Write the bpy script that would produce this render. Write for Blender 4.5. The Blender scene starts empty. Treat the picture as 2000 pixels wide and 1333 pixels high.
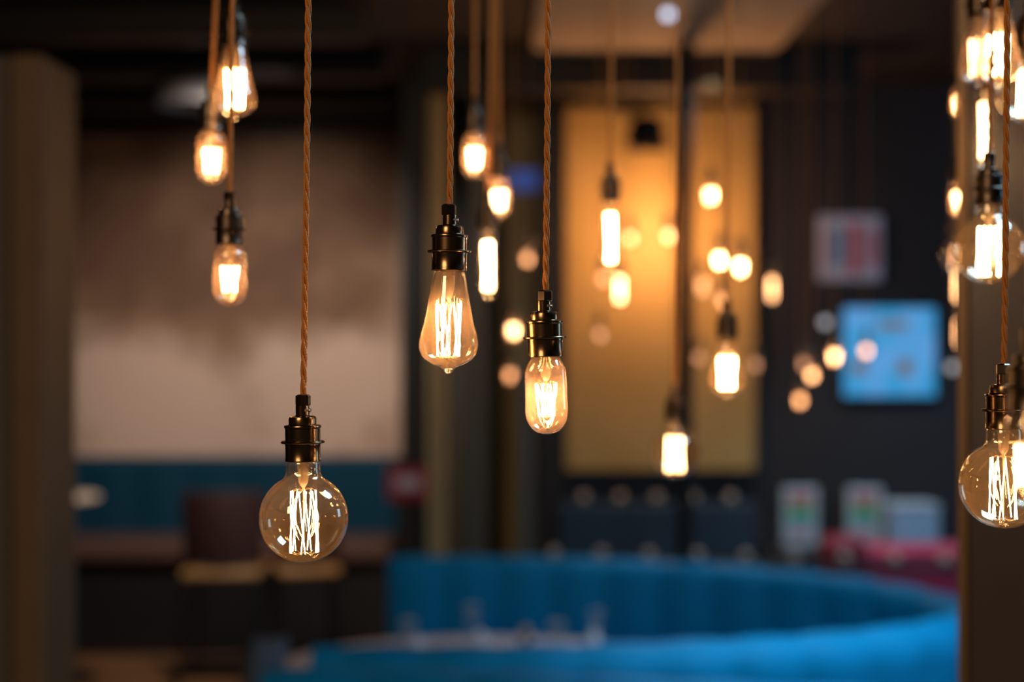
import bpy, math, random
from mathutils import Vector, Matrix
random.seed(7)
PI = math.pi
scene = bpy.context.scene
COL = scene.collection

# ------------------------------------------------------------------ camera, light, exposure
CAMZ, FPX = 2.2, 2778.0                      # camera height (m), focal length in pixels (50 mm on 36 mm)
cd = bpy.data.cameras.new('camera')
cam = bpy.data.objects.new('camera', cd); COL.objects.link(cam)
cam.location = (0, 0, CAMZ); cam.rotation_euler = (PI/2, 0, 0)
cd.lens = 50; cd.sensor_width = 36; cd.clip_start = .05; cd.clip_end = 60
cd.dof.use_dof = True; cd.dof.focus_distance = 1.53; cd.dof.aperture_fstop = 1.75
scene.camera = cam

w = bpy.data.worlds.new('world'); scene.world = w; w.use_nodes = True
w.node_tree.nodes['Background'].inputs[0].default_value = (.25, .45, .8, 1)
w.node_tree.nodes['Background'].inputs[1].default_value = .05

def area(name, loc, aim, size, power, color, size_y=None, spread=None):
    l = bpy.data.lights.new(name, 'AREA'); l.energy = power; l.color = color
    l.shape = 'RECTANGLE'; l.size = size; l.size_y = size_y or size
    if spread: l.spread = spread
    o = bpy.data.objects.new(name, l); COL.objects.link(o); o.location = loc
    o.rotation_euler = (Vector(aim)-Vector(loc)).to_track_quat('-Z', 'Y').to_euler()
    return o
def spot(name, loc, aim, power, color, ang, blend=.8, r=.05):
    l = bpy.data.lights.new(name, 'SPOT'); l.energy = power; l.color = color
    l.spot_size = math.radians(ang); l.spot_blend = blend; l.shadow_soft_size = r
    o = bpy.data.objects.new(name, l); COL.objects.link(o); o.location = loc
    o.rotation_euler = (Vector(aim)-Vector(loc)).to_track_quat('-Z', 'Y').to_euler()
    return o

area('skylight_daylight', (1.75, 2.2, 3.93), (1.75, 2.2, 0), 1.1, 115, (.36, .68, 1.0), 1.1)
area('side_window_daylight', (5.9, 4.3, 2.6), (0.2, 6.6, .9), 1.6, 45, (.35, .65, 1.0), 1.5)
area('warm_fill', (-1.6, -1.2, 3.5), (-.2, 2.5, 1.8), 1.2, 50, (1, .68, .40), 1.0)  # added fill behind the camera, warms the front cords and holders
spot('panel_fill_spot', (-1.3, 7.45, 3.68), (-2.0, 10.6, 1.35), 430, (1, .84, .73), 82, .95, .1)  # added spot to brighten the mural panel
spot('upright_fill_spot', (-.1, 8.3, 3.8), (-.1, 9.5, 2.6), 60, (1, .8, .5), 70, 1.0, .08)  # added spot to brighten the middle uprights
spot('gold_washer', (1.15, 8.2, 3.7), (1.15, 9.3, 1.7), 40, (1, .76, .40), 75, 1.0, .1)
spot('booth_fill_spot', (2.0, 4.7, 3.8), (1.3, 5.25, .8), 330, (.5, .8, 1), 50, 1.0, .1)  # added blue spot that lifts the booth's front rim and face
spot('booth_rim_fill_spot', (1.2, 7.95, 3.82), (1.2, 7.75, 1), 110, (.45, .78, 1), 95, 1.0, .08)  # added spot to brighten the top of the far rim
spot('counter_fill_spot', (2.5, 8.1, 3.82), (2.5, 8.9, 1), 150, (.75, .88, 1), 60, 1.0, .08)  # added cool spot to brighten the menus, box and sofa

scene.view_settings.view_transform = 'Standard'; scene.view_settings.look = 'None'
scene.view_settings.exposure = 0.0; scene.view_settings.gamma = 1.0
scene.view_settings.use_curve_mapping = False
cy = scene.cycles
cy.use_denoising = True
cy.use_adaptive_sampling = False
cy.max_bounces = 8; cy.diffuse_bounces = 3; cy.glossy_bounces = 4
cy.transparent_max_bounces = 32; cy.transmission_bounces = 6
cy.sample_clamp_indirect = 4.0; cy.sample_clamp_direct = 0.0
cy.caustics_reflective = True; cy.caustics_refractive = False
cy.use_light_tree = True

# ------------------------------------------------------------------ materials
MATS = {}
def mat(name, color, rough=.6, metal=0., spec=.5, noise=None, bump=None, sheen=0., emit=None):
    if name in MATS: return MATS[name]
    m = bpy.data.materials.new(name); m.use_nodes = True; nt = m.node_tree
    b = nt.nodes['Principled BSDF']
    b.inputs['Base Color'].default_value = (*color, 1); b.inputs['Roughness'].default_value = rough
    b.inputs['Metallic'].default_value = metal; b.inputs['Specular IOR Level'].default_value = spec
    if sheen: b.inputs['Sheen Weight'].default_value = sheen
    if emit:
        b.inputs['Emission Color'].default_value = (*emit[0], 1); b.inputs['Emission Strength'].default_value = emit[1]
    tc = nt.nodes.new('ShaderNodeTexCoord')
    if noise:                                     # (scale, second colour, detail, lo, hi)
        n = nt.nodes.new('ShaderNodeTexNoise'); n.inputs['Scale'].default_value = noise[0]
        n.inputs['Detail'].default_value = noise[2]
        r = nt.nodes.new('ShaderNodeValToRGB')
        r.color_ramp.elements[0].position = noise[3]; r.color_ramp.elements[1].position = noise[4]
        r.color_ramp.elements[0].color = (*color, 1); r.color_ramp.elements[1].color = (*noise[1], 1)
        nt.links.new(tc.outputs['Object'], n.inputs['Vector'])
        nt.links.new(n.outputs['Fac'], r.inputs['Fac']); nt.links.new(r.outputs['Color'], b.inputs['Base Color'])
    if bump:                                      # (scale, strength, distance)
        n = nt.nodes.new('ShaderNodeTexNoise'); n.inputs['Scale'].default_value = bump[0]
        n.inputs['Detail'].default_value = 4
        bp = nt.nodes.new('ShaderNodeBump'); bp.inputs['Strength'].default_value = bump[1]
        bp.inputs['Distance'].default_value = bump[2]
        nt.links.new(tc.outputs['Object'], n.inputs['Vector'])
        nt.links.new(n.outputs['Fac'], bp.inputs['Height']); nt.links.new(bp.outputs['Normal'], b.inputs['Normal'])
    MATS[name] = m; return m

def glass(name, tint, haze=.03, hazecol=(1, .7, .45), base=.065):
    """thin blown glass: clear, tinted, mirror-like towards its edges, with a haze put in as filament glow"""
    m = bpy.data.materials.new(name); m.use_nodes = True; nt = m.node_tree; nt.nodes.clear()
    N = nt.nodes.new; L = nt.links.new
    out = N('ShaderNodeOutputMaterial'); tr = N('ShaderNodeBsdfTransparent'); gl = N('ShaderNodeBsdfGlossy')
    tr.inputs[0].default_value = (*tint, 1); gl.inputs['Color'].default_value = (1, .95, .88, 1)
    gl.inputs['Roughness'].default_value = .006
    lw = N('ShaderNodeLayerWeight'); lw.inputs[0].default_value = .5
    p = N('ShaderNodeMath'); p.operation = 'POWER'; p.inputs[1].default_value = 4.5
    ma = N('ShaderNodeMath'); ma.operation = 'MULTIPLY_ADD'; ma.inputs[1].default_value = .8; ma.inputs[2].default_value = base
    tl = N('ShaderNodeBsdfTranslucent'); tl.inputs[0].default_value = (*hazecol, 1)  # translucent haze stands in for the glow around the filament
    tex = N('ShaderNodeTexNoise'); tex.inputs['Scale'].default_value = 12; tex.inputs['Detail'].default_value = 1
    tc = N('ShaderNodeTexCoord'); L(tc.outputs['Object'], tex.inputs['Vector'])
    hm = N('ShaderNodeMath'); hm.operation = 'MULTIPLY'; hm.inputs[1].default_value = haze*2
    L(tex.outputs['Fac'], hm.inputs[0])
    bp = N('ShaderNodeBump'); bp.inputs['Strength'].default_value = .25; bp.inputs['Distance'].default_value = .002
    t2 = N('ShaderNodeTexNoise'); t2.inputs['Scale'].default_value = 28; L(tc.outputs['Object'], t2.inputs['Vector'])
    L(t2.outputs['Fac'], bp.inputs['Height']); L(bp.outputs['Normal'], gl.inputs['Normal'])
    m1 = N('ShaderNodeMixShader'); m2 = N('ShaderNodeMixShader')
    L(lw.outputs['Facing'], p.inputs[0]); L(p.outputs[0], ma.inputs[0])
    L(ma.outputs[0], m1.inputs[0]); L(tr.outputs[0], m1.inputs[1]); L(gl.outputs[0], m1.inputs[2])
    L(hm.outputs[0], m2.inputs[0]); L(m1.outputs[0], m2.inputs[1]); L(tl.outputs[0], m2.inputs[2])
    L(m2.outputs[0], out.inputs[0]); return m

def emitter(name, col, s):
    m = bpy.data.materials.new(name); m.use_nodes = True; nt = m.node_tree; nt.nodes.clear()
    o = nt.nodes.new('ShaderNodeOutputMaterial'); e = nt.nodes.new('ShaderNodeEmission')
    e.inputs[0].default_value = (*col, 1); e.inputs[1].default_value = s
    nt.links.new(e.outputs[0], o.inputs[0]); return m

G_AMBER = glass('amber glass', (.994, .978, .935), .011, (1, .62, .30))
G_PEACH = glass('peach tinted glass', (.992, .97, .925), .028, (1, .60, .34))
G_PINK = glass('rose tinted glass', (.992, .965, .925), .06, (1, .60, .38))
G_CLEAR = glass('clear glass', (.97, .98, .98), .01, (.9, .95, 1))
G_STEM = glass('stem glass', (.96, .90, .8), .25, (1, .7, .42), .10)
FIL = {k: emitter('glowing filament '+k, c, s) for k, c, s in (
    ('hot', (1, .60, .27), 95), ('warm', (1, .58, .26), 42), ('soft', (1, .50, .22), 22),
    ('dim', (1, .46, .20), 12), ('faint', (1, .50, .26), 5), ('pale', (.85, .78, .82), 4.0))}
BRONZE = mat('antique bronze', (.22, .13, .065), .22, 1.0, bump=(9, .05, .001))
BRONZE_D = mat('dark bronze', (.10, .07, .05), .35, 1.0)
STEEL = mat('worn steel', (.55, .5, .45), .35, 1.0)
WIRE = mat('support wire', (.55, .32, .12), .3, 1.0)
BRASS = mat('brass', (.75, .5, .2), .25, 1.0)
BLACK = mat('black paint', (.006, .006, .007), .5)
def cord_mat():
    m = mat('braided amber cord', (.42, .19, .045), .75, sheen=0)
    nt = m.node_tree; b = nt.nodes['Principled BSDF']
    tc = nt.nodes.new('ShaderNodeTexCoord'); wv = nt.nodes.new('ShaderNodeTexWave')
    wv.bands_direction = 'Z'; wv.inputs['Scale'].default_value = 330; wv.inputs['Distortion'].default_value = 3
    r = nt.nodes.new('ShaderNodeValToRGB'); r.color_ramp.elements[0].color = (.26, .075, .01, 1); r.color_ramp.elements[1].color = (.68, .25, .035, 1)
    nt.links.new(tc.outputs['Object'], wv.inputs['Vector']); nt.links.new(wv.outputs['Fac'], r.inputs['Fac'])
    nt.links.new(r.outputs['Color'], b.inputs['Base Color'])
    bp = nt.nodes.new('ShaderNodeBump'); bp.inputs['Strength'].default_value = .4; bp.inputs['Distance'].default_value = .0006
    nt.links.new(wv.outputs['Fac'], bp.inputs['Height']); nt.links.new(bp.outputs['Normal'], b.inputs['Normal'])
    return m
CORD = cord_mat()

# ------------------------------------------------------------------ geometry helpers
class MB:
    def __init__(s): s.v = []; s.f = []
    def box(s, x0, x1, y0, y1, z0, z1, c=0.):
        """box with its vertical and horizontal edges chamfered by c"""
        if c <= 0:
            i = len(s.v)
            s.v += [(x, y, z) for z in (z0, z1) for y in (y0, y1) for x in (x0, x1)]
            s.f += [[i+a for a in q] for q in ((0,2,3,1),(4,5,7,6),(0,1,5,4),(2,6,7,3),(0,4,6,2),(1,3,7,5))]
            return s
        rings = []
        for z, d in ((z0, c), (z0+c, 0), (z1-c, 0), (z1, c)):
            e = c+0.0 if d == 0 else c
            xa, xb, ya, yb = x0+d, x1-d, y0+d, y1-d
            k = c*.5 if d else c
            rings.append([(xa+k, ya, z), (xb-k, ya, z), (xb, ya+k, z), (xb, yb-k, z), (xb-k, yb, z), (xa+k, yb, z), (xa, yb-k, z), (xa, ya+k, z)])
        s.rings(rings, True, True); return s
    def rings(s, rings, cap0=False, cap1=False, closed=True):
        n = len(rings[0]); i = len(s.v)
        for r in rings: s.v += [tuple(p) for p in r]
        for a in range(len(rings)-1):
            for b in range(n if closed else n-1):
                c = (b+1) % n
                s.f.append([i+a*n+b, i+a*n+c, i+(a+1)*n+c, i+(a+1)*n+b])
        if cap0: s.f.append([i+b for b in range(n)][::-1])
        if cap1: s.f.append([i+(len(rings)-1)*n+b for b in range(n)])
        return s
    def lathe(s, prof, n=32, cx=0, cy=0, cz=0, cap0=False, cap1=False, sx=1, sy=1, ph=0):
        rs = [[(cx+sx*r*math.cos(ph+2*PI*k/n), cy+sy*r*math.sin(ph+2*PI*k/n), cz+z) for k in range(n)] for r, z in prof]
        return s.rings(rs, cap0, cap1)
    def tube(s, pts, r, n=8, cap=True):
        pts = [Vector(p) for p in pts]; rr = r if isinstance(r, (list, tuple)) else [r]*len(pts)
        rs = []; t0 = (pts[1]-pts[0]).normalized()
        u = t0.orthogonal().normalized()
        for i, p in enumerate(pts):
            t = (pts[min(i+1, len(pts)-1)]-pts[max(i-1, 0)]).normalized()
            u = (u-t*u.dot(t)).normalized(); v = t.cross(u)
            rs.append([p+(u*math.cos(2*PI*k/n)+v*math.sin(2*PI*k/n))*rr[i] for k in range(n)])
        return s.rings(rs, cap, cap)
    def ball(s, c, r, n=16, m=10, sz=1):
        prof = [(max(r*math.sin(PI*k/m), 1e-5), -r*sz*math.cos(PI*k/m)) for k in range(m+1)]
        return s.lathe(prof, n, *c)
    def mesh(s, name, smooth=True, angle=40):
        me = bpy.data.meshes.new(name); me.from_pydata([tuple(p) for p in s.v], [], s.f); me.update()
        if smooth:
            for p in me.polygons: p.use_smooth = True
            me.set_sharp_from_angle(angle=math.radians(angle))
        return me
    def build(s, name, m, parent=None, smooth=True, angle=40):
        o = bpy.data.objects.new(name, s.mesh(name, smooth, angle)); COL.objects.link(o)
        o.data.materials.append(m)
        if parent: o.parent = parent
        return o
def tag(o, label=None, cat=None, group=None, kind=None):
    for k, v in (('label', label), ('category', cat), ('group', group), ('kind', kind)):
        if v: o[k] = v
    return o
def thing(name, label, cat, loc=(0, 0, 0), group=None, rz=0):
    o = bpy.data.objects.new(name, None); COL.objects.link(o); o.location = loc; o.rotation_euler.z = rz
    o.empty_display_size = .05
    return tag(o, label, cat, group)
def struct(name, mb, m, smooth=False): return tag(mb.build(name, m, None, smooth), kind='structure')
def at(px, py, Y):                                    # where a point of the photograph lies at depth Y
    return Vector(((px-1000)/FPX*Y, Y, CAMZ-(py-666.5)/FPX*Y))

# ------------------------------------------------------------------ room shell
CEIL = 3.9
M_FLOOR = mat('dark oak floor', (.16, .075, .03), .35, noise=(1.5, (.26, .13, .055), 3, .3, .7))
nt = M_FLOOR.node_tree
struct('floor', MB().box(-6, 6, -3, 11, -.1, 0), M_FLOOR)
M_CEIL = mat('dark ceiling boards', (.012, .009, .008), .7, noise=(.6, (.02, .014, .011), 2, .3, .7))
struct('ceiling', MB().box(-6, 6, -3, 1.5, CEIL, CEIL+.1).box(-6, 6, 2.9, 11, CEIL, CEIL+.1).box(-6, 1.05, 1.5, 2.9, CEIL, CEIL+.1).box(2.45, 6, 1.5, 2.9, CEIL, CEIL+.1), M_CEIL)
M_NAVY = mat('navy black wall', (.017, .018, .024), .7, bump=(6, .2, .01), noise=(.8, (.013, .011, .012), 3, .35, .65))
M_DARK = mat('near black wall', (.010, .008, .008), .6)
struct('wall_back', MB().box(-6, 6, 10.7, 10.9, 0, CEIL), M_DARK)
M_TAN = mat('warm brown plaster', (.30, .21, .13), .8)
struct('wall_left', MB().box(-6.1, -6, -3, 3.5, 0, CEIL), M_TAN)
struct('wall_left_rear', MB().box(-6.1, -6, 3.5, 11, 0, CEIL), M_DARK)
struct('wall_right', MB().box(6, 6.1, -3, 3.3, 0, CEIL).box(6, 6.1, 5.3, 11, 0, CEIL).box(6, 6.1, 3.3, 5.3, 0, 1.7).box(6, 6.1, 3.3, 5.3, 3.4, CEIL), M_DARK)
struct('wall_front', MB().box(-6, 6, -3.1, -3, 0, CEIL), M_TAN)
struct('window_1', MB().box(5.97, 6.03, 3.3, 3.36, 1.7, 3.4).box(5.97, 6.03, 5.24, 5.3, 1.7, 3.4).box(5.97, 6.03, 3.36, 5.24, 1.7, 1.76).box(5.97, 6.03, 3.36, 5.24, 3.34, 3.4).box(5.98, 6.02, 4.28, 4.32, 1.76, 3.34), BLACK)
struct('window_2', MB().box(1.05, 1.11, 1.5, 2.9, CEIL+.04, CEIL+.1).box(2.39, 2.45, 1.5, 2.9, CEIL+.04, CEIL+.1).box(1.11, 2.39, 1.5, 1.56, CEIL+.04, CEIL+.1).box(1.11, 2.39, 2.84, 2.9, CEIL+.04, CEIL+.1), BLACK)
# right part of the back wall stands forward
struct('wall_right_back', MB().box(at(1472, 0, 9.4).x, 6, 9.4, 9.6, 0, CEIL), M_NAVY)
# dark timber beams across the ceiling at the left
M_BEAM = mat('black stained timber', (.012, .007, .006), .5)
for i, Y in enumerate((7.2, 8.3, 9.4)):
    struct('trim_%d' % (i+1), MB().box(-6, -.75, Y, Y+.16, CEIL-.16, CEIL, .01), M_BEAM)
struct('trim_4', MB().box(-6, -.72, 10.3, 10.7, 3.72, CEIL), M_BEAM)
# lit ceiling patch painted as a cream slab, and the black beam behind it
struct('trim_5', MB().box(.12, 1.5, 5.2, 8.15, CEIL-.05, CEIL), mat('cream lit ceiling patch', (.55, .42, .26), .8))
struct('trim_6', MB().box(-.5, 2.0, 8.2, 8.45, 3.66, CEIL), BLACK)

# ------------------------------------------------------------------ left pier and right column
a = at(92, 110, 4.5)
struct('wall_left_pier', MB().box(-2.6, a.x-.10, 4.5, 4.75, 0, a.z), mat('grey brown plaster', (.13, .115, .10), .8, bump=(14, .3, .01)))
pier = MB().box(a.x-.10, a.x, 4.46, 4.80, 0, a.z, .008)  # orange-brown tone of this edge carries the bulb light falling on it
struct('trim_7', pier, mat('bulb lit corner trim', (.20, .11, .045), .6, noise=(3, (.15, .08, .03), 4, .3, .7)))
c = at(1884, 0, 2.62)
M_COLM = mat('dark brown lacquered timber', (.075, .043, .028), .32, noise=(2.5, (.05, .03, .022), 4, .3, .7))
o = struct('wall_right_column', MB().box(0, .55, 0, .4, 0, CEIL, .01), M_COLM); o.location = (c.x, 2.62, 0); o.rotation_euler.z = -math.radians(17.2)
o = struct('trim_8', MB().box(-.012, .004, -.006, .05, 0, CEIL), mat('amber bronze edge strip', (.20, .10, .03), .5, .4)); o.location = (c.x, 2.62, 0); o.rotation_euler.z = -math.radians(17.2)

# ------------------------------------------------------------------ left wall: mural panel, banquette
def mural_mat():
    m = mat('faded mural plaster', (.3, .2, .15), .85); nt = m.node_tree; b = nt.nodes['Principled BSDF']
    tc = nt.nodes.new('ShaderNodeTexCoord')
    n1 = nt.nodes.new('ShaderNodeTexNoise'); n1.inputs['Scale'].default_value = 1.1; n1.inputs['Detail'].default_value = 3
    n2 = nt.nodes.new('ShaderNodeTexNoise'); n2.inputs['Scale'].default_value = 12; n2.inputs['Detail'].default_value = 5
    sep = nt.nodes.new('ShaderNodeSeparateXYZ')
    L = nt.links.new; L(tc.outputs['Object'], sep.inputs[0]); L(tc.outputs['Object'], n1.inputs['Vector']); L(tc.outputs['Object'], n2.inputs['Vector'])
    # light patches low on the panel, a dark figure in its middle
    mp = nt.nodes.new('ShaderNodeMapRange'); mp.inputs['From Min'].default_value = -.10; mp.inputs['From Max'].default_value = -.55
    L(sep.outputs['Z'], mp.inputs['Value'])
    ad = nt.nodes.new('ShaderNodeMath'); ad.operation = 'MULTIPLY_ADD'; ad.inputs[1].default_value = 2.4; ad.inputs[2].default_value = -1.2
    L(n1.outputs['Fac'], ad.inputs[0])
    sm = nt.nodes.new('ShaderNodeMath'); sm.operation = 'ADD'; L(mp.outputs[0], sm.inputs[0]); L(ad.outputs[0], sm.inputs[1])
    n3 = nt.nodes.new('ShaderNodeMath'); n3.operation = 'MULTIPLY_ADD'; n3.inputs[1].default_value = .3
    L(n2.outputs['Fac'], n3.inputs[0]); L(sm.outputs[0], n3.inputs[2])
    # centre stain
    vd = nt.nodes.new('ShaderNodeVectorMath'); vd.operation = 'DISTANCE'; vd.inputs[1].default_value = (-.12, 0, -.42)
    L(tc.outputs['Object'], vd.inputs[0])
    md = nt.nodes.new('ShaderNodeMapRange'); md.inputs['From Min'].default_value = .1; md.inputs['From Max'].default_value = .55
    md.inputs['To Min'].default_value = -.55; md.inputs['To Max'].default_value = 0
    L(vd.outputs['Value'], md.inputs['Value'])
    s2 = nt.nodes.new('ShaderNodeMath'); s2.operation = 'ADD'; L(n3.outputs[0], s2.inputs[0]); L(md.outputs[0], s2.inputs[1])
    r = nt.nodes.new('ShaderNodeValToRGB'); e = r.color_ramp.elements
    e[0].position = 0; e[0].color = (.12, .062, .035, 1); e[1].position = 1; e[1].color = (.50, .36, .28, 1)
    x = e.new(.35); x.color = (.20, .115, .065, 1)
    L(s2.outputs[0], r.inputs['Fac']); L(r.outputs['Color'], b.inputs['Base Color']); return m
p0 = at(88, 895, 10.55); p1 = at(783, 258, 10.55)
mx, mz = (p0.x+p1.x)/2, (p0.z+p1.z)/2
mp_ = thing('mural_panel', 'large faded brown and beige plaster mural panel above the dark teal banquette', 'mural', (mx, 10.6, mz))
MB().box(p0.x-mx, p1.x-mx, -.04, .08, p0.z-mz, p1.z-mz, .01).build('painted_board', mural_mat(), mp_, False)
MB().box(p0.x-mx-.06, p1.x-mx+.06, .0, .09, p1.z-mz-.002, p1.z-mz+.06).build('top_moulding', M_BEAM, mp_, False)

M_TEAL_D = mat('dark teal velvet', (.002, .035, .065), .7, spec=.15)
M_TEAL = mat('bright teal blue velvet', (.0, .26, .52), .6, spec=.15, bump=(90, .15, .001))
def channel_back(x0, x1, y, z0, z1, th, pitch):
    """upright padded back made of vertical channels, facing the camera"""
    mb = MB(); n = max(2, int((x1-x0)/pitch)*8)
    rs = []
    for i in range(n+1):
        x = x0+(x1-x0)*i/n; d = .022*abs(math.sin(PI*8*i/n*(n/8)/n*int((x1-x0)/pitch)/1.0)) if 0 else .022*abs(math.sin(PI*i/8))
        rs.append([(x, y-d, z0), (x, y-.01-d, z1-.05), (x, y+th*.2, z1-.008), (x, y+th*.55, z1), (x, y+th, z1-.03), (x, y+th, z0)])
    return mb.rings(rs, True, True)
bq = thing('banquette', 'long dark teal banquette against the wall beneath the faded mural', 'banquette', (0, 0, 0))
xb0, xb1 = at(60, 0, 10.4).x, at(775, 0, 10.4).x
zt = at(0, 893, 10.35).z; zs = at(0, 1055, 10.0).z
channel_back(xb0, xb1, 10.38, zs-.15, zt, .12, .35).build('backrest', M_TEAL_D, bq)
MB().box(xb0, xb1, 9.85, 10.40, zs-.14, zs, .03).build('seat', mat('dark reddish leather', (.09, .045, .035), .5), bq)
MB().box(xb0+.02, xb1-.02, 9.95, 10.5, 0, zs-.14, .0).build('plinth', BLACK, bq, False)

# pale round table at the far left
def round_table(name, label, loc, r, h, mt, mb_):
    t = thing(name, label, 'table', loc)
    MB().lathe([(1e-4, h-.03), (r-.01, h-.03), (r, h-.022), (r, h-.006), (r-.008, h), (1e-4, h)], 48).build('tabletop', mt, t)
    MB().lathe([(.03, .02), (.03, h-.03)], 16).lathe([(1e-4, 0), (.24, 0), (.24, .01), (.04, .03), (1e-4, .03)], 32).build('pedestal', mb_, t)
    return t
tp = at(118, 968, 9.3)
round_table('cafe_table', 'small pale round table at the far left in front of the dark banquette', (tp.x, 9.3, 0), .25, tp.z, mat('pale table laminate', (.62, .50, .38), .4), BLACK)

# high brown chair before the banquette
def chair(name, label, loc, rz, zs, zb, wd, m_seat, m_back, group=None):
    t = thing(name, label, 'chair', loc, group, rz); h = wd/2
    MB().box(-h, h, -h, h, zs-.07, zs, .025).build('seat', m_seat, t)
    mb = MB(); rs = []
    for i in range(13):
        a_ = (i/12-.5)*1.5; x = h*1.02*math.sin(a_)/math.sin(.75); y = -h+.16*(1-math.cos(a_))/(1-math.cos(.75))*.9
        rs.append([(x, y, zs+.03), (x, y-.05, zb-.03), (x, y-.045, zb), (x, y-.02, zb), (x, y, zb-.03), (x, y+.04, zs+.03)])
    mb.rings(rs, True, True).build('backrest', m_back, t)
    for sx in (-1, 1):
        for sy in (-1, 1):
            MB().tube([(sx*(h-.03), sy*(h-.03), zs-.06), (sx*(h+.01), sy*(h+.01), 0)], [.02, .013], 8).build('leg', BLACK, t)
    return t
cp = at(440, 1105, 9.1)
chair('high_chair', 'dark brown high chair with tan seat before the teal banquette', (cp.x, 9.15, 0), 0, cp.z, at(0, 962, 8.9).z, .50,
      mat('tan leather', (.34, .18, .06), .5), mat('oxblood brown leather', (.04, .013, .009), .6))
cp = at(552, 1105, 9.2)
chair('high_chair', 'tan seated brown stool chair beside the dark brown high chair', (cp.x+.14, 9.3, 0), .3, cp.z, at(0, 1010, 9).z, .40,
      MATS['tan leather'], MATS['oxblood brown leather'])
# white dome lamp shade near the ceiling at the left, amber glimmers on the boards
d = at(372, 205, 8.6)
dl = thing('dome_pendant', 'grey white dome pendant shade hanging behind the upper left bulbs', 'lamp', (d.x, 8.6, d.z))
MB().lathe([(.20, 0), (.185, .06), (.15, .12), (.09, .17), (.03, .2), (.03, .215), (1e-4, .215)], 40).lathe([(.192, .002), (.177, .06), (.14, .115), (.08, .16), (1e-4, .19)], 40).build('lamp_shade', mat('pale enamel', (.5, .48, .46), .5), dl)
MB().tube([(0, 0, .2), (0, 0, CEIL-d.z)], .005, 8).build('cord', BLACK, dl)

# ------------------------------------------------------------------ middle: posts, uprights standing in for glass reflections
struct('wall_middle_post', MB().box(at(786, 0, 8.6).x, at(832, 0, 8.6).x, 8.6, 8.9, 0, CEIL), BLACK)
M_OLIVE = mat('olive beige upright', (.50, .40, .19), .5)
M_SAGE = mat('grey green upright', (.07, .085, .08), .4)
ups = [(836, 870, 9.2, M_OLIVE, 'broad olive beige upright next to the black post', 40),
       (918, 944, 9.2, M_SAGE, 'narrow grey green upright left of the clear gap', 0),
       (985, 1046, 9.5, M_OLIVE, 'wide olive beige upright behind the middle bulbs', 200),
       (1012, 1042, 9.15, M_SAGE, 'grey green upright standing before the wide olive one', 720)]
for x0, x1, Y, m, lab, ytop in ups:
    A = at(x0, 0, Y); B = at(x1, 0, Y); zt_ = CEIL if ytop == 0 else at(0, ytop, Y).z
    o = MB().box(A.x-A.x, B.x-A.x, 0, .08, 0, zt_, .008).build('reflection_upright', m, None, False)
    o.location = (A.x, Y, 0); tag(o, lab, 'upright')
struct('wall_middle', MB().box(-.8, .42, 10.2, 10.3, 0, CEIL), mat('dark olive wall', (.03, .024, .012), .5))
struct('trim_9', MB().box(at(1050, 0, 9.2).x, at(1104, 0, 9.2).x, 9.2, 9.45, 0, CEIL), BLACK)
bs = at(1024, 352, 9.488)
o = MB().box(-.12, .12, -.01, .01, -.065, .065, .004).build('blue_sign', mat('lit blue sign', (.02, .06, .25), .4, emit=((.08, .2, .8), .25)), None, False)
o.location = bs; tag(o, 'small dim blue lit sign between the middle uprights', 'sign')
rs_ = at(797, 945, 8.5)
sg = thing('red_sign', 'small red notice with a pale centre on the black post', 'sign', rs_)
MB().box(-.125, .125, -.012, .0, -.1, .1, .004).build('board', mat('red card', (.38, .012, .025), .5), sg, False)
MB().box(-.075, .075, -.016, -.012, -.035, .045).build('pale_panel', mat('pale print', (.65, .50, .50), .6), sg, False)
MB().box(-.125, .125, .0, .09, -.02, .02).build('bracket', BLACK, sg, False)

# gold wall
gx0, gx1 = at(1106, 0, 9.3).x, at(1474, 0, 9.3).x
gz0, gz1 = at(0, 918, 9.3).z, at(0, 205, 9.3).z
gw = MB().box(gx0, gx1, 9.3, 9.42, gz0, gz1)
struct('wall_gold', gw, mat('aged gold plaster', (.40, .26, .075), .6, noise=(1.2, (.50, .33, .11), 3, .35, .65)))
struct('wall_under_gold', MB().box(gx0, gx1, 9.42, 9.5, 0, gz0), M_NAVY)
struct('wall_above_gold', MB().box(gx0, gx1, 9.36, 9.5, gz1, CEIL), mat('umber bulkhead', (.022, .012, .006), .6))
for i, (yy, m) in enumerate(((150, 'g'), (182, 'g'), (200, 'd'))):
    z = at(0, yy, 9.2).z
    struct('trim_%d' % (10+i), MB().box(gx0+(.1 if i < 2 else 0), gx1, 9.2, 9.36, z-.022, z+.022, .005), mat('ochre moulding', (.62, .38, .09), .5) if m == 'g' else BLACK)
sc = at(1262, 278, 9.0)
sh = thing('black_shade_lamp', 'black tapered lamp shade in front of the glowing gold wall', 'lamp', sc)
MB().lathe([(.135, -.04), (.10, .15), (.02, .165), (1e-4, .165)], 32).lathe([(.129, -.039), (.095, .145), (1e-4, .15)], 32).build('lamp_shade', BLACK, sh)
MB().ball((0, 0, .06), .03).build('bulb', emitter('shade bulb', (1, .55, .2), 12), sh)
MB().tube([(0, 0, .16), (0, 0, CEIL-sc.z)], .006, 8).build('cord', BLACK, sh)
l = bpy.data.lights.new('shade_lamp_light', 'POINT'); l.energy = 44; l.color = (1, .47, .20); l.shadow_soft_size = .06
lo = bpy.data.objects.new('shade_lamp_light', l); COL.objects.link(lo); lo.location = sc+Vector((0.11, -.2, -.55))

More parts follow.
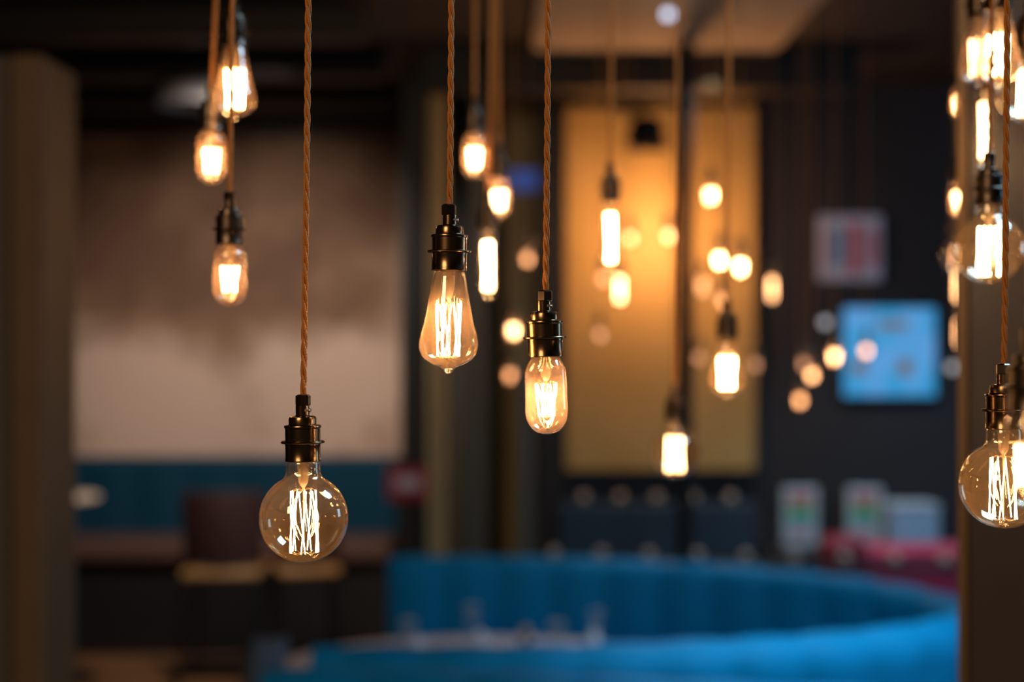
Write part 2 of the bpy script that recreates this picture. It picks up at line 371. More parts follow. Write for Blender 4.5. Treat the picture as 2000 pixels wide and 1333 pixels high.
# thin dark pole
o = MB().lathe([(.07, 0), (.07, .01), (.048, .02), (.048, CEIL-.01), (.07, CEIL-.01), (.07, CEIL)], 20, cap0=True, cap1=True).build('steel_pole', mat('black brown steel', (.006, .004, .003), .7, 0))
o.location = at(1338, 0, 7.9)*1; o.location.z = 0; tag(o, 'thin dark floor to ceiling pole in front of the gold wall', 'pole')

# knobbed partition rails
def rail(name, label, x0, y0, x1, y1, z, n, h0, m, inset):
    t = thing(name, label, 'partition'); d = Vector((x1-x0, y1-y0, 0)); L_ = d.length; u = d/L_; nrm = Vector((-u.y, u.x, 0))
    P = Vector((x0, y0, 0)); mb = MB(); rs = []
    for s_ in (-.15, L_+.15):
        q = P+u*s_; rs.append([q+nrm*.0+Vector((0, 0, .0)), q+nrm*.0+Vector((0, 0, z-.05)), q+nrm*.02+Vector((0, 0, z-.03)), q+nrm*.1+Vector((0, 0, z-.03)), q+nrm*.12+Vector((0, 0, z-.05)), q+nrm*.12])
    if inset:
        A_, B_ = P-u*.15+nrm*.06, P+u*(L_+.15)+nrm*.06
        MB().tube([(A_.x, A_.y, z-.045), (B_.x, B_.y, z-.045)], .02, 12).build('rail_bar', m, t)
        for f in (0, .5, 1):
            q = A_.lerp(B_, f); MB().tube([(q.x, q.y, 0), (q.x, q.y, z-.05)], .018, 10).lathe([(.06, 0), (.06, .012), (.018, .02)], 20, q.x, q.y, 0, True).build('post', m, t)
    else: mb.rings(rs, True, True).build('panel', m, t, False)
    for i in range(n):
        q = P+u*(L_*i/(n-1))+nrm*.06
        MB().ball((q.x, q.y, z), .034, 14, 8).lathe([(.012, -.03), (.012, 0)], 10, q.x, q.y, z-.015).build('knob', KNOB, t)
    return t
KNOB = mat('brushed nickel knob', (.5, .43, .36), .5, .3)
A = at(1140, 975, 10.4*.88); B = at(1430, 975, 9.15)
rail('knobbed_partition', 'dark navy bench partition with five pale knobs under the gold wall', A.x, 9.15, B.x, 9.15, A.z, 5, 0, mat('navy velvet', (.012, .035, .06), .8), 0)
A = at(1079, 1078, 8.0); B = at(1850, 1118, 7.75)
rail('knobbed_partition', 'long dark rail with a row of pale knobs behind the blue booth', A.x, 8.0, B.x, 7.75, A.z-.02, 9, 0, mat('black rail paint', (.01, .012, .016), .5), 1)

# ------------------------------------------------------------------ right wall: sign, screen, stands, sofa
q = at(1660, 485, 9.38)
sg = thing('poster_board', 'pale poster board with a red band and blue figure high on the dark wall', 'poster', q)
MB().box(-.205, .205, -.02, .02, -.215, .215, .006).build('board', mat('pale lilac board', (.30, .32, .42), .5, emit=((.3, .35, .5), .14)), sg, False)  # faint glow added to the board to brighten it
MB().box(-.015, .055, -.026, -.02, -.17, .16).build('red_band', mat('crimson print', (.45, .03, .06), .5), sg, False)
MB().lathe([(.01, -.13), (.045, -.09), (.035, .02), (.05, .06), (.03, .12), (.01, .14)], 12, -.085, -.022, 0, True, True, sy=.08).build('blue_figure', mat('blue print', (.05, .32, .60), .5), sg)
for sx in (-.16, .12, .165):
    MB().box(sx-.012, sx+.012, -.025, -.02, -.12, .12).build('red_lettering', MATS['crimson print'], sg, False)
q = at(1735, 688, 9.38)
sc2 = thing('blue_screen', 'glowing blue wall screen with small ochre marks on the dark right wall', 'screen', q)
MB().box(-.32, .32, -.03, .02, -.31, .31, .008).build('frame', BLACK, sc2, False)
def screen_mat():
    m = emitter('screen blue', (.06, .32, .68), 1.0); nt = m.node_tree; L = nt.links.new
    e = [n for n in nt.nodes if n.type == 'EMISSION'][0]
    tc = nt.nodes.new('ShaderNodeTexCoord'); n = nt.nodes.new('ShaderNodeTexNoise'); n.inputs['Scale'].default_value = 5; n.inputs['Detail'].default_value = 2
    r = nt.nodes.new('ShaderNodeValToRGB'); r.color_ramp.elements[0].position = .35; r.color_ramp.elements[1].position = .65
    r.color_ramp.elements[0].color = (.03, .30, .60, 1); r.color_ramp.elements[1].color = (.12, .34, .70, 1)
    L(tc.outputs['Object'], n.inputs['Vector']); L(n.outputs['Fac'], r.inputs['Fac']); L(r.outputs['Color'], e.inputs[0]); return m
MB().box(-.30, .30, -.034, -.03, -.29, .29).build('display', screen_mat(), sc2, False)
M_OCH = emitter('ochre mark', (.30, .17, .05), .55)
for x, z, ww, hh in ((-.20, -.10, .045, .04), (.10, -.10, .04, .05), (-.03, .18, .05, .025), (.06, .18, .06, .025)):
    MB().box(x-ww, x+ww, -.037, -.034, z-hh, z+hh).build('ochre_mark', M_OCH, sc2, False)

ct = thing('service_counter', 'black service counter below the blue screen carrying menu stands', 'counter', (0, 0, 0))
ctz = at(0, 1078, 8.85).z
MB().box(at(1500, 0, 8.8).x, 3.2, 8.8, 9.35, ctz-.04, ctz, .006).build('worktop', mat('black stone', (.012, .014, .02), .3), ct)
MB().box(at(1500, 0, 8.8).x+.03, 3.17, 8.85, 9.33, 0, ctz-.04).build('base', BLACK, ct, False)
def menu(px, label, Y=9.0):
    q = at(px, 1078, Y); q.z = ctz
    hh = .385; t = thing('menu_stand', label, 'menu stand', q, 'menu stands on the service counter')
    MB().box(-.11, .11, -.01, .01, .012, hh, .004).build('card', mat('white acrylic', (.45, .55, .58), .4), t)
    MB().box(-.07, .07, -.05, .05, 0, .012, .003).build('foot', BLACK, t)
    for z0, z1, m in ((.29, .35, mat('pink print', (.5, .12, .2), .6)), (.245, .285, mat('yellow print', (.35, .45, .12), .6)), (.17, .235, mat('green print', (.0, .35, .26), .6)), (.06, .12, mat('rose print', (.45, .28, .35), .6))):
        MB().box(-.075, .075, -.013, -.01, z0, z1).build('printed_band', m, t, False)
menu(1563, 'white menu stand with pink, yellow and green bands, the one standing alone')
menu(1688, 'white menu stand with pink and green bands beside the pale box')
q = at(1778, 1078, 9.0)
t = thing('display_box', 'pale blue square box on the counter right of the menu stands', 'box', (q.x, 9.0, ctz))
MB().box(-.15, .15, -.12, .12, 0, .27, .01).build('carton', mat('pale blue card', (.32, .50, .68), .5), t)
MB().box(-.155, .155, -.125, .125, .25, .285, .006).build('lid', mat('pale blue lid', (.40, .52, .62), .5), t)

M_CRIM = mat('crimson velvet', (.42, .018, .075), .7, sheen=.3)
sf = thing('crimson_sofa', 'crimson button backed sofa behind the right end of the blue booth', 'sofa', (0, 0, 0))
X0, X1 = at(1690, 0, 8.35).x, 3.1
channel_back(X0, X1, 8.38, .35, at(0, 1068, 8.3).z, .16, .26).build('backrest', M_CRIM, sf)
MB().box(X0, X1, 8.12, 8.42, .2, .36, .03).build('seat', M_CRIM, sf)
MB().box(X0-.24, X0, 8.25, 8.52, .1, at(0, 1052, 8.3).z, .04).build('armrest', mat('dark crimson leather', (.22, .01, .03), .6), sf)
for x in (X0+.1, X1-.1):
    MB().lathe([(.02, 0), (.03, .2)], 10, x, 8.3, 0, True, True).build('leg', BLACK, sf)

# ------------------------------------------------------------------ blue booth
def sweep(path, prof, amp, pitch):
    """sweep a closed profile (offset outwards, z, tuft weight) along a plan path, with vertical channels"""
    pts = [Vector(p) for p in path]; rs = []; s = 0
    for i, p in enumerate(pts):
        t = (pts[min(i+1, len(pts)-1)]-pts[max(i-1, 0)]).normalized(); n = Vector((-t.y, t.x, 0))
        if i: s += (p-pts[i-1]).length
        k = -amp*(1-abs(math.sin(PI*s/pitch))**.6)
        rs.append([(p.x+n.x*(o_+k*wt), p.y+n.y*(o_+k*wt), z+(k*.35 if abs(wt) < .5 and wt else 0)) for o_, z, wt in prof])
    return MB().rings(rs, True, True)
BT = 1.05
cxb, cyb, rxb = -.39, 6.30, 2.34
path = [(-.66+.03*i, 7.6, 0) for i in range(9)]
path += [(cxb+rxb*math.sin(a_), cyb+(1.3 if a_ < PI/2 else .9)*math.cos(a_), 0) for a_ in [PI*i/150 for i in range(151)]]
path += [(cxb-.03*i, 5.40, 0) for i in range(1, 13)]
prof = [(-.02, .42, -1), (-.045, .70, -1), (-.055, .92, -1), (-.05, .985, -.8), (-.025, 1.03, -.3), (.02, BT, .2), (.065, 1.045, .2), (.11, 1.02, .3), (.135, .975, .8), (.14, .9, 1), (.12, .84, 1), (.12, .12, .6)]
bo = thing('curved_booth', 'bright blue curved horseshoe booth around the laid table', 'booth seat', (0, 0, 0))
sweep(path, prof, .034, .29).build('backrest', M_TEAL, bo, True, 60)
sprof = [(-.02, .30, 0), (-.02, .46, 0), (-.08, .48, 0), (-.40, .48, 0), (-.45, .45, 0), (-.45, .30, 0)]
sweep(path, sprof, 0, .27).build('seat', M_TEAL, bo)
sweep(path, [(.10, 0, 0), (.10, .30, 0), (-.38, .30, 0), (-.38, 0, 0)], 0, .27).build('plinth', BLACK, bo, False)
# second bench, back to back, nearer to the camera
path2 = []
for i in range(80):
    x = -.87+i*.036; path2.append((x, 4.99-.13*max(0, (x+.6))**1.3*1.0, 0))
path2 = path2[::-1]
bo2 = thing('blue_bench', 'blue padded bench back along the bottom edge in front of the booth', 'bench', (0, 0, 0))
sweep([(x, y+.03, z) for x, y, z in path2], prof and [(o_*1.0, z, wt) for o_, z, wt in prof], .034, .36).build('backrest', M_TEAL, bo2, True, 60)
sweep([(x, y+.03, z) for x, y, z in path2], [(-o_, z, 0) for o_, z, wt in [(-.12, 0, 0), (-.12, .14, 0), (.06, .14, 0), (.06, 0, 0)]], 0, .27).build('plinth', BLACK, bo2, False)

# table in the booth
M_TOP = mat('white marble top', (.85, .80, .82), .4, noise=(3, (.75, .70, .74), 5, .4, .6))
tb = thing('dining_table', 'pale oval dining table set inside the blue booth', 'table', (-.13, 6.3, 0))
MB().lathe([(1e-4, .71), (.92, .71), (.95, .72), (.95, .745), (.94, .75), (1e-4, .75)], 72, sy=.74).build('tabletop', M_TOP, tb)
MB().lathe([(1e-4, 0), (.34, 0), (.34, .02), (.05, .05), (.05, .71), (1e-4, .71)], 32).build('pedestal', BLACK, tb)
def table_pt(px, Y): return ((px-1000)/FPX*Y, Y, .751)
def wine_glass(px, Y, s, label):
    t = thing('wine_glass', label, 'glass', table_pt(px, Y), 'glasses on the booth table')
    pr = [(.034, 0), (.034, .003), (.006, .008), (.004, .03), (.004, .085), (.02, .098), (.038, .125), (.042, .15), (.036, .20), (.034, .20), (.040, .15), (.036, .127), (.018, .10), (1e-4, .095)]
    MB().lathe([(r*s, z*s) for r, z in pr], 28, cap0=True).build('bowl_and_stem', G_CLEAR, t)
    MB().lathe([(.0362*s, .197*s), (.0362*s, .2015*s), (.0338*s, .2015*s), (.0338*s, .197*s), (.0362*s, .197*s)], 28).build('rim', mat('glass rim', (.7, .72, .75), .2), t)
def tumbler(px, Y, h, label):
    t = thing('tumbler', label, 'glass', table_pt(px, Y), 'glasses on the booth table')
    MB().lathe([(.028, 0), (.038, h), (.036, h), (.026, .01), (1e-4, .01)], 28, cap0=True).build('glass_wall', G_CLEAR, t)
    MB().lathe([(.0385, h-.003), (.0385, h+.002), (.0355, h+.002), (.0355, h-.003), (.0385, h-.003)], 28).build('rim', MATS['glass rim'], t)
wine_glass(922, 6.75, .95, 'taller wine glass left of the pepper mill on the booth table')
wine_glass(1165, 6.7, .88, 'rightmost wine glass on the booth table')
tumbler(797, 6.7, .13, 'leftmost tumbler on the booth table')
tumbler(1088, 6.75, .11, 'tumbler just right of the pepper mill')
def napkin(px, Y, h, label):
    t = MB().lathe([(.055, 0), (.05, .02), (.035, h*.6), (.012, h), (1e-4, h)], 9, cap0=True).build('folded_napkin', mat('white linen', (.85, .86, .92), .8))
    t.location = table_pt(px, Y); tag(t, label, 'napkin', 'napkins on the booth table')
napkin(815, 6.55, .09, 'low folded white napkin by the leftmost tumbler')
napkin(938, 6.5, .125, 'folded white napkin in front of the taller wine glass')
napkin(1160, 6.45, .14, 'brightest folded white napkin at the right of the table')
pm = thing('pepper_mill', 'short cream and brown pepper mill in the middle of the table', 'pepper mill', table_pt(1027, 6.6))
MB().lathe([(.025, 0), (.026, .02), (.018, .05), (.022, .075), (1e-4, .078)], 20, cap0=True).build('body', mat('brown wood', (.12, .05, .03), .4), pm)
MB().ball((0, 0, .10), .026, 16, 10).build('knob', mat('cream knob', (.50, .36, .28), .4), pm)
# grey blue chair at the open end
cq = at(498, 1250, 5.6)
def shell_chair():
    t = thing('shell_chair', 'grey blue rounded chair at the open left end of the booth', 'chair', (cq.x, 5.6, 0), None, PI/2+.25)
    t.scale = (1, .8, 1)
    rs = []; n = 22
    for j in range(15):
        f = j/14; z = .46+(cq.z-.46)*math.sin(f*PI/2); rr = .19*(1-.0*f)*(math.cos(max(0, f-.55)/.45*PI/2*.98) if f > .55 else 1)
        rs.append([(rr*math.sin(-1.7+3.4*k/n)*1.05, -.17*math.cos(-1.7+3.4*k/n)+.05-.05*f, z) for k in range(n+1)])
    o = MB().rings(rs, closed=False).build('shell', mat('grey blue fabric', (.09, .14, .20), .8), t)
    md = o.modifiers.new('thickness', 'SOLIDIFY'); md.thickness = .035
    MB().lathe([(1e-4, .42), (.17, .42), (.19, .44), (.18, .47), (1e-4, .48)], 28).build('seat', MATS['grey blue fabric'], t)
    for k in range(4):
        a_ = PI/4+k*PI/2
        MB().tube([(.12*math.cos(a_), .12*math.sin(a_), .43), (.22*math.cos(a_), .22*math.sin(a_), 0)], [.016, .011], 8).build('leg', mat('beech', (.4, .24, .12), .5), t)
shell_chair()

# ------------------------------------------------------------------ pendant lamps
mm = .001
HOLD_H = 71.5
def lathe_mm(prof, n=40, **k): return MB().lathe([(max(r, .02)*mm, z*mm) for r, z in prof], n, **k)
# bulb outlines: (radius, depth below holder) in mm
def globe_prof():
    p = [(16.5, 3), (17.5, 0), (18.3, -4), (18.5, -8), (18.6, -12), (19.3, -15), (21, -18), (23.8, -20.5)]
    R_, c_ = 47.8, -61.5
    a0 = math.asin(27/R_)
    for i in range(25):
        a_ = a0+(PI-a0)*i/24; p.append((R_*math.sin(a_), c_+R_*math.cos(a_)))
    return p
def pear_prof():
    k = [(15, 3), (15.5, 0), (17.5, -6), (20, -20), (23, -37), (26.5, -55), (30, -68), (31.8, -78), (31, -86), (27, -94), (19, -100), (11.5, -103), (7, -105.5), (4.5, -109), (2, -111), (.02, -111.5)]
    return smooth(k)
def capsule_prof():
    return smooth([(14, 3), (14.5, 0), (17.5, -5), (21.6, -13), (22.4, -22), (22.6, -40), (22.9, -60), (20.5, -71), (14, -79.5), (6, -83), (.02, -83.5)])
def tube_prof():
    return smooth([(12, 3), (12.5, 0), (14.5, -5), (15.5, -12), (15.5, -60), (15.5, -120), (13.5, -130), (8, -136), (.02, -138)])
def smooth(k, m=4):
    out = []
    for i in range(len(k)-1):
        p0, p1, p2, p3 = k[max(i-1, 0)], k[i], k[i+1], k[min(i+2, len(k)-1)]
        for j in range(m):
            t = j/m
            out.append(tuple(.5*((2*p1[c])+(-p0[c]+p2[c])*t+(2*p0[c]-5*p1[c]+4*p2[c]-p3[c])*t*t+(-p0[c]+3*p1[c]-3*p2[c]+p3[c])*t**3) for c in (0, 1)))
    return [(max(r, .02), z) for r, z in out+[k[-1]]]
PROF = {'globe': globe_prof(), 'pear': pear_prof(), 'capsule': capsule_prof(), 'tube': tube_prof()}
MESH = {}
def glass_mesh(kind, n):
    prof = PROF[kind]; inner = []
    for i, (r, z) in enumerate(prof):
        inner.append((max(r-.9, .02), z+(.9 if i > len(prof)-6 else 0)))
    return MB().lathe([(r*mm, z*mm) for r, z in prof], n).lathe([(r*mm, z*mm) for r, z in inner[::-1]], n).mesh('glass_bulb')
# filament cages: top/bottom depth, radius top/bottom, strands, strand radius
CAGE = {'globe': (-32, -98, 13.5, 15.5, 11, .48), 'pear': (-36, -92, 13.5, 12, 10, .75), 'capsule': (-30, -64, 11.5, 8.5, 10, .75), 'tube': (-26, -118, 7.5, 7.5, 6, .9)}
def filament_mesh(kind, far):
    zt_, zb, rt, rb, n, sr = CAGE[kind]; rng = random.Random(3)
    mb = MB()
    if far: n = max(4, n//2); sr *= 2.0
    for i in range(n):
        a0 = 2*PI*i/n+.2; a1 = a0+(PI/n*(1 if i % 2 else -1))*1.5
        wob = [rng.uniform(-.5, .5) for _ in range(4)]
        pts = []
        for k in range(5):
            f = k/4; a_ = a0+(a1-a0)*f; r = rt+(rb-rt)*f+(wob[k-1] if 0 < k < 4 else 0)
            pts.append((r*math.cos(a_)*mm, r*math.sin(a_)*mm, (zt_+(zb-zt_)*f)*mm))
        mb.tube(pts, sr*mm, 4 if far else 6)
    return mb.mesh('filament')
def stem_mesh(kind):
    zt_ = CAGE[kind][0]
    h = -zt_
    return lathe_mm([(6.5, 2), (6.2, -h*.35), (5.2, -h*.7), (3.4, -h*.82), (1.3, -h*.9), (1.3, -h), (.02, -h-1)], 20, cap0=True).mesh('glass_stem')
def support_mesh(kind):
    zt_, zb, rt, rb, n, sr = CAGE[kind]; mb = MB()
    mb.tube([(0, 0, zt_*mm*.9), (0, 0, (zb)*mm)], .55*mm, 6)
    for z, r, up in ((zt_, rt, 3), (zb, rb, -3)):
        for i in range(n//2*2):
            a_ = 2*PI*i/n+.2
            mb.tube([(0, 0, z*mm), (r*.6*math.cos(a_)*mm, r*.6*math.sin(a_)*mm, (z+up*.8)*mm), (r*math.cos(a_)*mm, r*math.sin(a_)*mm, z*mm)], .32*mm, 4)
    if kind in ('pear', 'capsule'):
        mb.ball((0, 0, (zb-2)*mm), 3.2*mm, 10, 8)
    return mb.mesh('filament_support')
def holder_meshes(n):
    body = lathe_mm([(5, 50), (7.6, 50), (7.6, 49), (7.6, 48), (7.6, 49), (7.4, 49), (7.4, 58.5)], n)
    # neck, domed cap, shoulder, upper body, ring groove, lower body
    prof = [(6, 60), (7.3, 60), (7.4, 49.5), (8.5, 48.6), (12.5, 48.4), (14.2, 47.4), (15, 45), (15, 39.6), (16, 38.8), (19.6, 38.4), (20, 37.4), (19.8, 36), (18.9, 35.2), (18.8, 22),
            (18.8, 21), (19.1, 20), (19.1, 17), (18.9, 16), (18.9, 2.2), (19.2, 1.6), (19.2, 0), (16, 0), (16, 6), (.02, 6)]
    h = lathe_mm(prof, n).mesh('lamp_holder', True, 32)
    ring = MB()
    for k in range(1): ring = lathe_mm([(18.5, 21.8), (23, 21.6), (23.6, 20.9), (23.6, 20.0), (23, 19.3), (18.5, 19.1), (18.5, 21.8)], n)
    ring = ring.mesh('shade_ring', True, 32)
    grip = MB().lathe([(.02*mm, 71.5*mm), (6.0*mm, 71.5*mm), (8.3*mm, 70*mm), (8.3*mm, 60.5*mm), (7*mm, 59.5*mm), (.02*mm, 59.5*mm)], 6, ph=.35).mesh('cord_grip', True, 25)
    screw = MB().tube([(7.0*mm, -1.2*mm, 54.5*mm), (9.0*mm, -2.0*mm, 54.5*mm)], 2.2*mm, 12).tube([(3.6*mm, -6.2*mm, 54.5*mm), (4.4*mm, -7.8*mm, 54.5*mm)], 1.7*mm, 10).mesh('grub_screw', True)
    return h, ring, grip, screw
HM = {False: holder_meshes(48), True: holder_meshes(20)}
for kind in PROF:
    MESH[kind, 0] = (glass_mesh(kind, 64), filament_mesh(kind, False), stem_mesh(kind), support_mesh(kind))
    MESH[kind, 1] = (glass_mesh(kind, 24), filament_mesh(kind, True), stem_mesh(kind), support_mesh(kind))
def part(name, me, m, parent):
    me2 = me.copy() if me.materials and me.materials[0] != m else me
    if not me2.materials: me2.materials.append(m)
    elif me2.materials[0] != m: me2.materials[0] = m
    o = bpy.data.objects.new(name, me2); COL.objects.link(o); o.parent = parent; return o
def cord_mesh(dx, dy, H, near, bow, sr=1.8, pitch=62, ph=0):
    """three braided strands twisted together from the grip up to the ceiling"""
    mb = MB(); seg = max(8, int(H/(pitch*mm)*(12 if near else 5))) if near else 24
    def centre(t):
        z = HOLD_H*mm-.004+(H-HOLD_H*mm+.004)*t
        e = math.sin(t*9+ph)*bow*(1-abs(2*t-1)*.3)
        return Vector((dx*t+e, dy*t, z))
    if not near:
        mb.tube([centre(i/seg) for i in range(seg+1)], 2.6*mm, 8)
        return mb.mesh('cord')
    for s_ in range(3):
        pts = []
        for i in range(seg+1):
            t = i/seg; c_ = centre(t); a_ = ph+2*PI*s_/3-2*PI*(t*H)/(pitch*mm)
            pts.append(c_+Vector((math.cos(a_), math.sin(a_), 0))*sr*1.06*mm)
        mb.tube(pts, sr*mm, 8)
    return mb.mesh('cord')
proto = {}
def pendant(px, py, Y, kind, label, group, near=False, fil='hot', top=None, spin=0, tilt=0, gl=None, bow=.0012, mid=None):
    """px, py: foot of the lamp holder, where the glass begins; top: x of the cord at the photo's upper edge"""
    P = at(px, py, Y)
    t = thing('pendant_lamp', label, 'lamp', P, group)
    far = 0 if (near or mid) else 1
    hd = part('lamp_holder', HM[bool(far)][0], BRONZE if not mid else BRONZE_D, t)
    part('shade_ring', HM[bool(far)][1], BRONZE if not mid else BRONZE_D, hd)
    part('cord_grip', HM[bool(far)][2], BRONZE_D, t)
    if near: part('grub_screw', HM[False][3], STEEL, hd)
    g, f, s_, w_ = MESH[kind, far]
    b = part('glass_bulb', g, gl or ({'capsule': G_PINK, 'pear': G_PEACH}.get(kind, G_AMBER)), t)
    part('filament', f, FIL[fil], b); part('glass_stem', s_, G_STEM, b)
    if not far: part('filament_support', w_, WIRE, b)
    for o in (hd, b): o.rotation_euler = (0, tilt, 0)
    b.rotation_euler.z = spin; hd.rotation_euler.z = spin*.3
    H = CEIL-.012-P.z
    ztop = CAMZ+666.5/FPX*Y
    dx = 0
    if top is not None and ztop > P.z+.05: dx = (top-px)/FPX*Y*(H/(ztop-P.z))
    if top is not None and abs(dx) > .08: dx = math.copysign(.08, dx)
    c_ = bpy.data.objects.new('cord', cord_mesh(dx, 0, H, near or mid, bow if near else 0, ph=spin)); COL.objects.link(c_); c_.parent = t
    c_.data.materials.append(CORD)
    r = MB().lathe([(1e-5, .012), (.035, .012), (.035, .004), (.028, -.008), (.006, -.012), (1e-5, -.012)], 24, dx, 0, H).build('ceiling_rose', BRONZE_D, t)
    return t
FG = 'bare filament pendant lamps hanging in the foreground'
MG = 'blurred filament pendant lamps hanging behind'
BG = 'far lit bulbs glowing as round blurs'
# in focus
pendant(592, 901, 1.53, 'globe', 'sharp large clear globe bulb on a twisted amber cord, lowest at left', FG, True, 'hot', 602, .3, -.012)
pendant(877, 529, 1.53, 'pear', 'sharp teardrop bulb with pointed tip left of the centre', FG, True, 'hot', 881, 1.0, .012)
pendant(1065, 697, 1.53, 'capsule', 'sharp rose tinted capsule bulb just right of the centre', FG, True, 'hot', 1070, .5, -.03)
pendant(1960, 838, 1.56, 'globe', 'sharp globe bulb low at the right edge before the column', FG, True, 'hot', 1968, .9, 0)
# slightly behind
pendant(1932, 399, 1.95, 'globe', 'globe bulb with dark holder in the middle of the right edge', FG, False, 'hot', 1941, 2.0, 0, mid=True)
pendant(458, 92, 2.15, 'pear', 'topmost teardrop bulb of the left cluster', MG, False, 'hot', 457, .35, 0, mid=True)
pendant(413, 256, 2.25, 'capsule', 'capsule bulb of the left cluster touching the amber cord', MG, False, 'hot', 425, 0, 0, mid=True)
pendant(449, 478, 1.93, 'capsule', 'lowest capsule bulb of the left cluster with dark holder', MG, False, 'warm', 455, .8, 0, mid=True)
pendant(1950, 20, 2.04, 'pear', 'large teardrop bulb in the upper right corner', MG, False, 'hot', 1948, .7, 0, mid=True)
pendant(1912, 34, 2.27, 'pear', 'smaller teardrop bulb behind the large one in the upper right corner', MG, False, 'soft', 1912, .2, 0, mid=True)
pendant(1924, 172, 2.42, 'tube', 'long tubular bulb above the dark globe holder at right', MG, False, 'warm', 1926, .5, 0, mid=True)
pendant(2010, 96, 2.12, 'globe', 'globe bulb cut off by the right edge near the top', MG, False, 'hot', 2004, .5, 0, mid=True)
pendant(2012, 803, 1.22, 'capsule', 'near blurred capsule bulb cut off by the right edge', MG, False, 'warm', 2012, .5, 0, mid=True, gl=G_AMBER)
# middle distance
pendant(927, 262, 2.75, 'capsule', 'brightest blurred capsule bulb right of the teardrop cord', MG, False, 'hot', 928, .2, mid=True)
pendant(975, 348, 3.0, 'capsule', 'blurred capsule bulb just below and right of the brightest one', MG, False, 'hot', 972, .9, mid=True)
pendant(953, 448, 2.8, 'tube', 'long blurred tubular bulb right of the sharp teardrop', MG, False, 'hot', 962, .1, mid=True)
pendant(1192, 392, 2.75, 'tube', 'long blurred tubular bulb in front of the gold wall', MG, False, 'hot', 1196, .4, mid=True)
pendant(1318, 822, 2.75, 'globe', 'blurred globe bulb hanging left of the dark pole foot', MG, False, 'warm', 1325, .6, mid=True)
pendant(1420, 662, 2.65, 'pear', 'blurred teardrop bulb right of the dark pole', MG, False, 'hot', 1425, .3, mid=True)
pendant(967, 300, 3.35, 'capsule', 'dim orange capsule bulb half behind the brightest blurred one', MG, False, 'dim', 965, .5, mid=True)
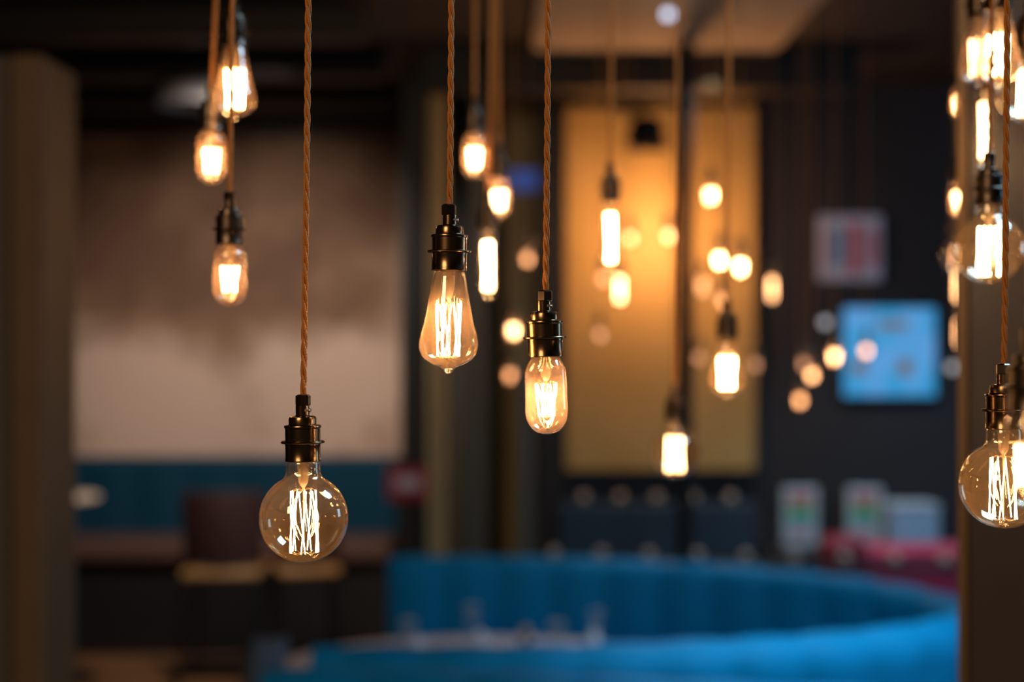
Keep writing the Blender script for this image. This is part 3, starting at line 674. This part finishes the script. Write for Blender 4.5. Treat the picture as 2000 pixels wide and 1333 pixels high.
# far glows, each built as a pendant bulb: (x, y of the glowing middle, depth, kind, filament, label)
cen = {'globe': -64, 'pear': -64, 'capsule': -47, 'tube': -72}
for px, py, Y, kind, fil, lab in (
    (1388, 383, 5.4, 'capsule', 'hot', 'yellow round glow high on the right half of the gold wall'),
    (1405, 509, 5.6, 'capsule', 'hot', 'left one of the two touching glows right of the pole'),
    (1446, 522, 5.2, 'capsule', 'hot', 'right one of the two touching glows right of the pole'),
    (1508, 565, 6.6, 'tube', 'soft', 'tall orange oval glow at the edge of the dark right wall'),
    (1630, 697, 6.2, 'capsule', 'warm', 'yellow oval glow touching the left edge of the blue screen'),
    (1692, 687, 7.6, 'capsule', 'soft', 'pale pinkish glow in front of the blue screen'),
    (1586, 734, 6.6, 'capsule', 'soft', 'orange glow left of the blue screen, upper of a pair'),
    (1563, 783, 7.0, 'capsule', 'soft', 'peach glow left of the blue screen, lower of a pair'),
    (1570, 712, 7.2, 'capsule', 'faint', 'dim brown glow left of the orange one beside the screen'),
    (1230, 467, 6.6, 'capsule', 'soft', 'peach round glow right of the long tubular bulb'),
    (1306, 462, 6.2, 'capsule', 'soft', 'half hidden yellow glow left of the pole'),
    (1211, 566, 6.0, 'tube', 'warm', 'tall peach oval glow under the long tubular bulb'),
    (1178, 546, 6.8, 'capsule', 'dim', 'dim peach glow left under the long tubular bulb'),
    (1172, 655, 7.0, 'capsule', 'faint', 'faint olive glow on the gold wall right of the capsule holder'),
    (1030, 507, 6.6, 'capsule', 'dim', 'pale cream glow left of the sharp capsule cord'),
    (1003, 647, 5.4, 'capsule', 'warm', 'large cream glow left of the sharp capsule holder'),
    (996, 734, 6.6, 'capsule', 'dim', 'dim olive glow left of the sharp capsule glass'),
    (1412, 588, 6.2, 'capsule', 'dim', 'soft amber glow under the two touching glows'),
    (1372, 560, 6.8, 'globe', 'dim', 'soft amber glow right beside the pole below the touching pair'),
    (1475, 714, 7.6, 'capsule', 'faint', 'dim tan glow where the gold wall meets the dark wall'),
    (1365, 700, 7.6, 'capsule', 'faint', 'dim tan glow between pole and blurred teardrop'),
    (1878, 205, 4.2, 'capsule', 'hot', 'narrow glow beside the upper column edge'),
    (1876, 392, 3.4, 'capsule', 'hot', 'tall cream glow beside the column edge below the narrow one'),
    (1872, 505, 4.6, 'globe', 'dim', 'amber glow half behind the column left of the dark globe holder'),
    (1873, 560, 5.2, 'tube', 'soft', 'orange streak along the column edge left of the globe glass'),  # this and the next are column reflections built as tube bulbs
    (1874, 650, 5.6, 'tube', 'dim', 'lowest orange streak along the column edge')):
    zc = cen[kind]*mm*FPX/Y
    pendant(px, py+zc, Y, kind, lab, BG, False, fil, px, random.random()*3)
# pale blue white glows: ceiling downlights and their reflections, built as added globes
for px, py, Y, r, lab in ((1612, 630, 7.4, .024, 'grey white glow above left of the blue screen'),
                          (1860, 718, 7.4, .024, 'grey glow right of the blue screen beside the column'),
                          (1305, 28, 6.8, .024, 'bluish white glow at the top beside the pole')):
    P = at(px, py, Y); t = thing('glow_globe', lab, 'lamp', P, 'globes added for pale downlight glows')
    MB().ball((0, 0, 0), r).build('globe', emitter('pale glow', (.55, .62, .8) if py < 100 else (.5, .48, .52), 3.2 if py < 100 else 1.3), t)
    MB().tube([(0, 0, r*.9), (0, 0, CEIL-P.z)], .003, 6).build('cord', BLACK, t)
    MB().lathe([(.008, r+.02), (.012, r-.006)], 12, cap0=True, cap1=True).build('cap', BRONZE_D, t)
for px, py, lab in ((1525, 62, 'pale downlight in the dark ceiling at the upper right'), (378, 84, 'dim downlight in the black ceiling above the dome shade'), (540, 148, 'faint downlight in the black ceiling right of the left cluster'), (1095, 95, 'warm downlight at the left end of the lit ceiling patch')):
    Y = (CEIL-.02-CAMZ)/(666.5-py)*FPX
    t = thing('downlight', lab, 'lamp', (at(px, py, Y).x, Y, CEIL-.012), 'recessed downlights in the ceiling')
    MB().lathe([(.06, .012), (.06, 0), (.048, -.004), (.045, .008)], 28).build('bezel', STEEL, t)
    e_ = {1525: 1.4, 378: .35, 540: .2, 1095: .5}[px]
    MB().lathe([(1e-4, .004), (.046, .004), (.046, .008), (1e-4, .008)], 28).build('lens', emitter('downlight lens', (.75, .62, .55), e_), t)
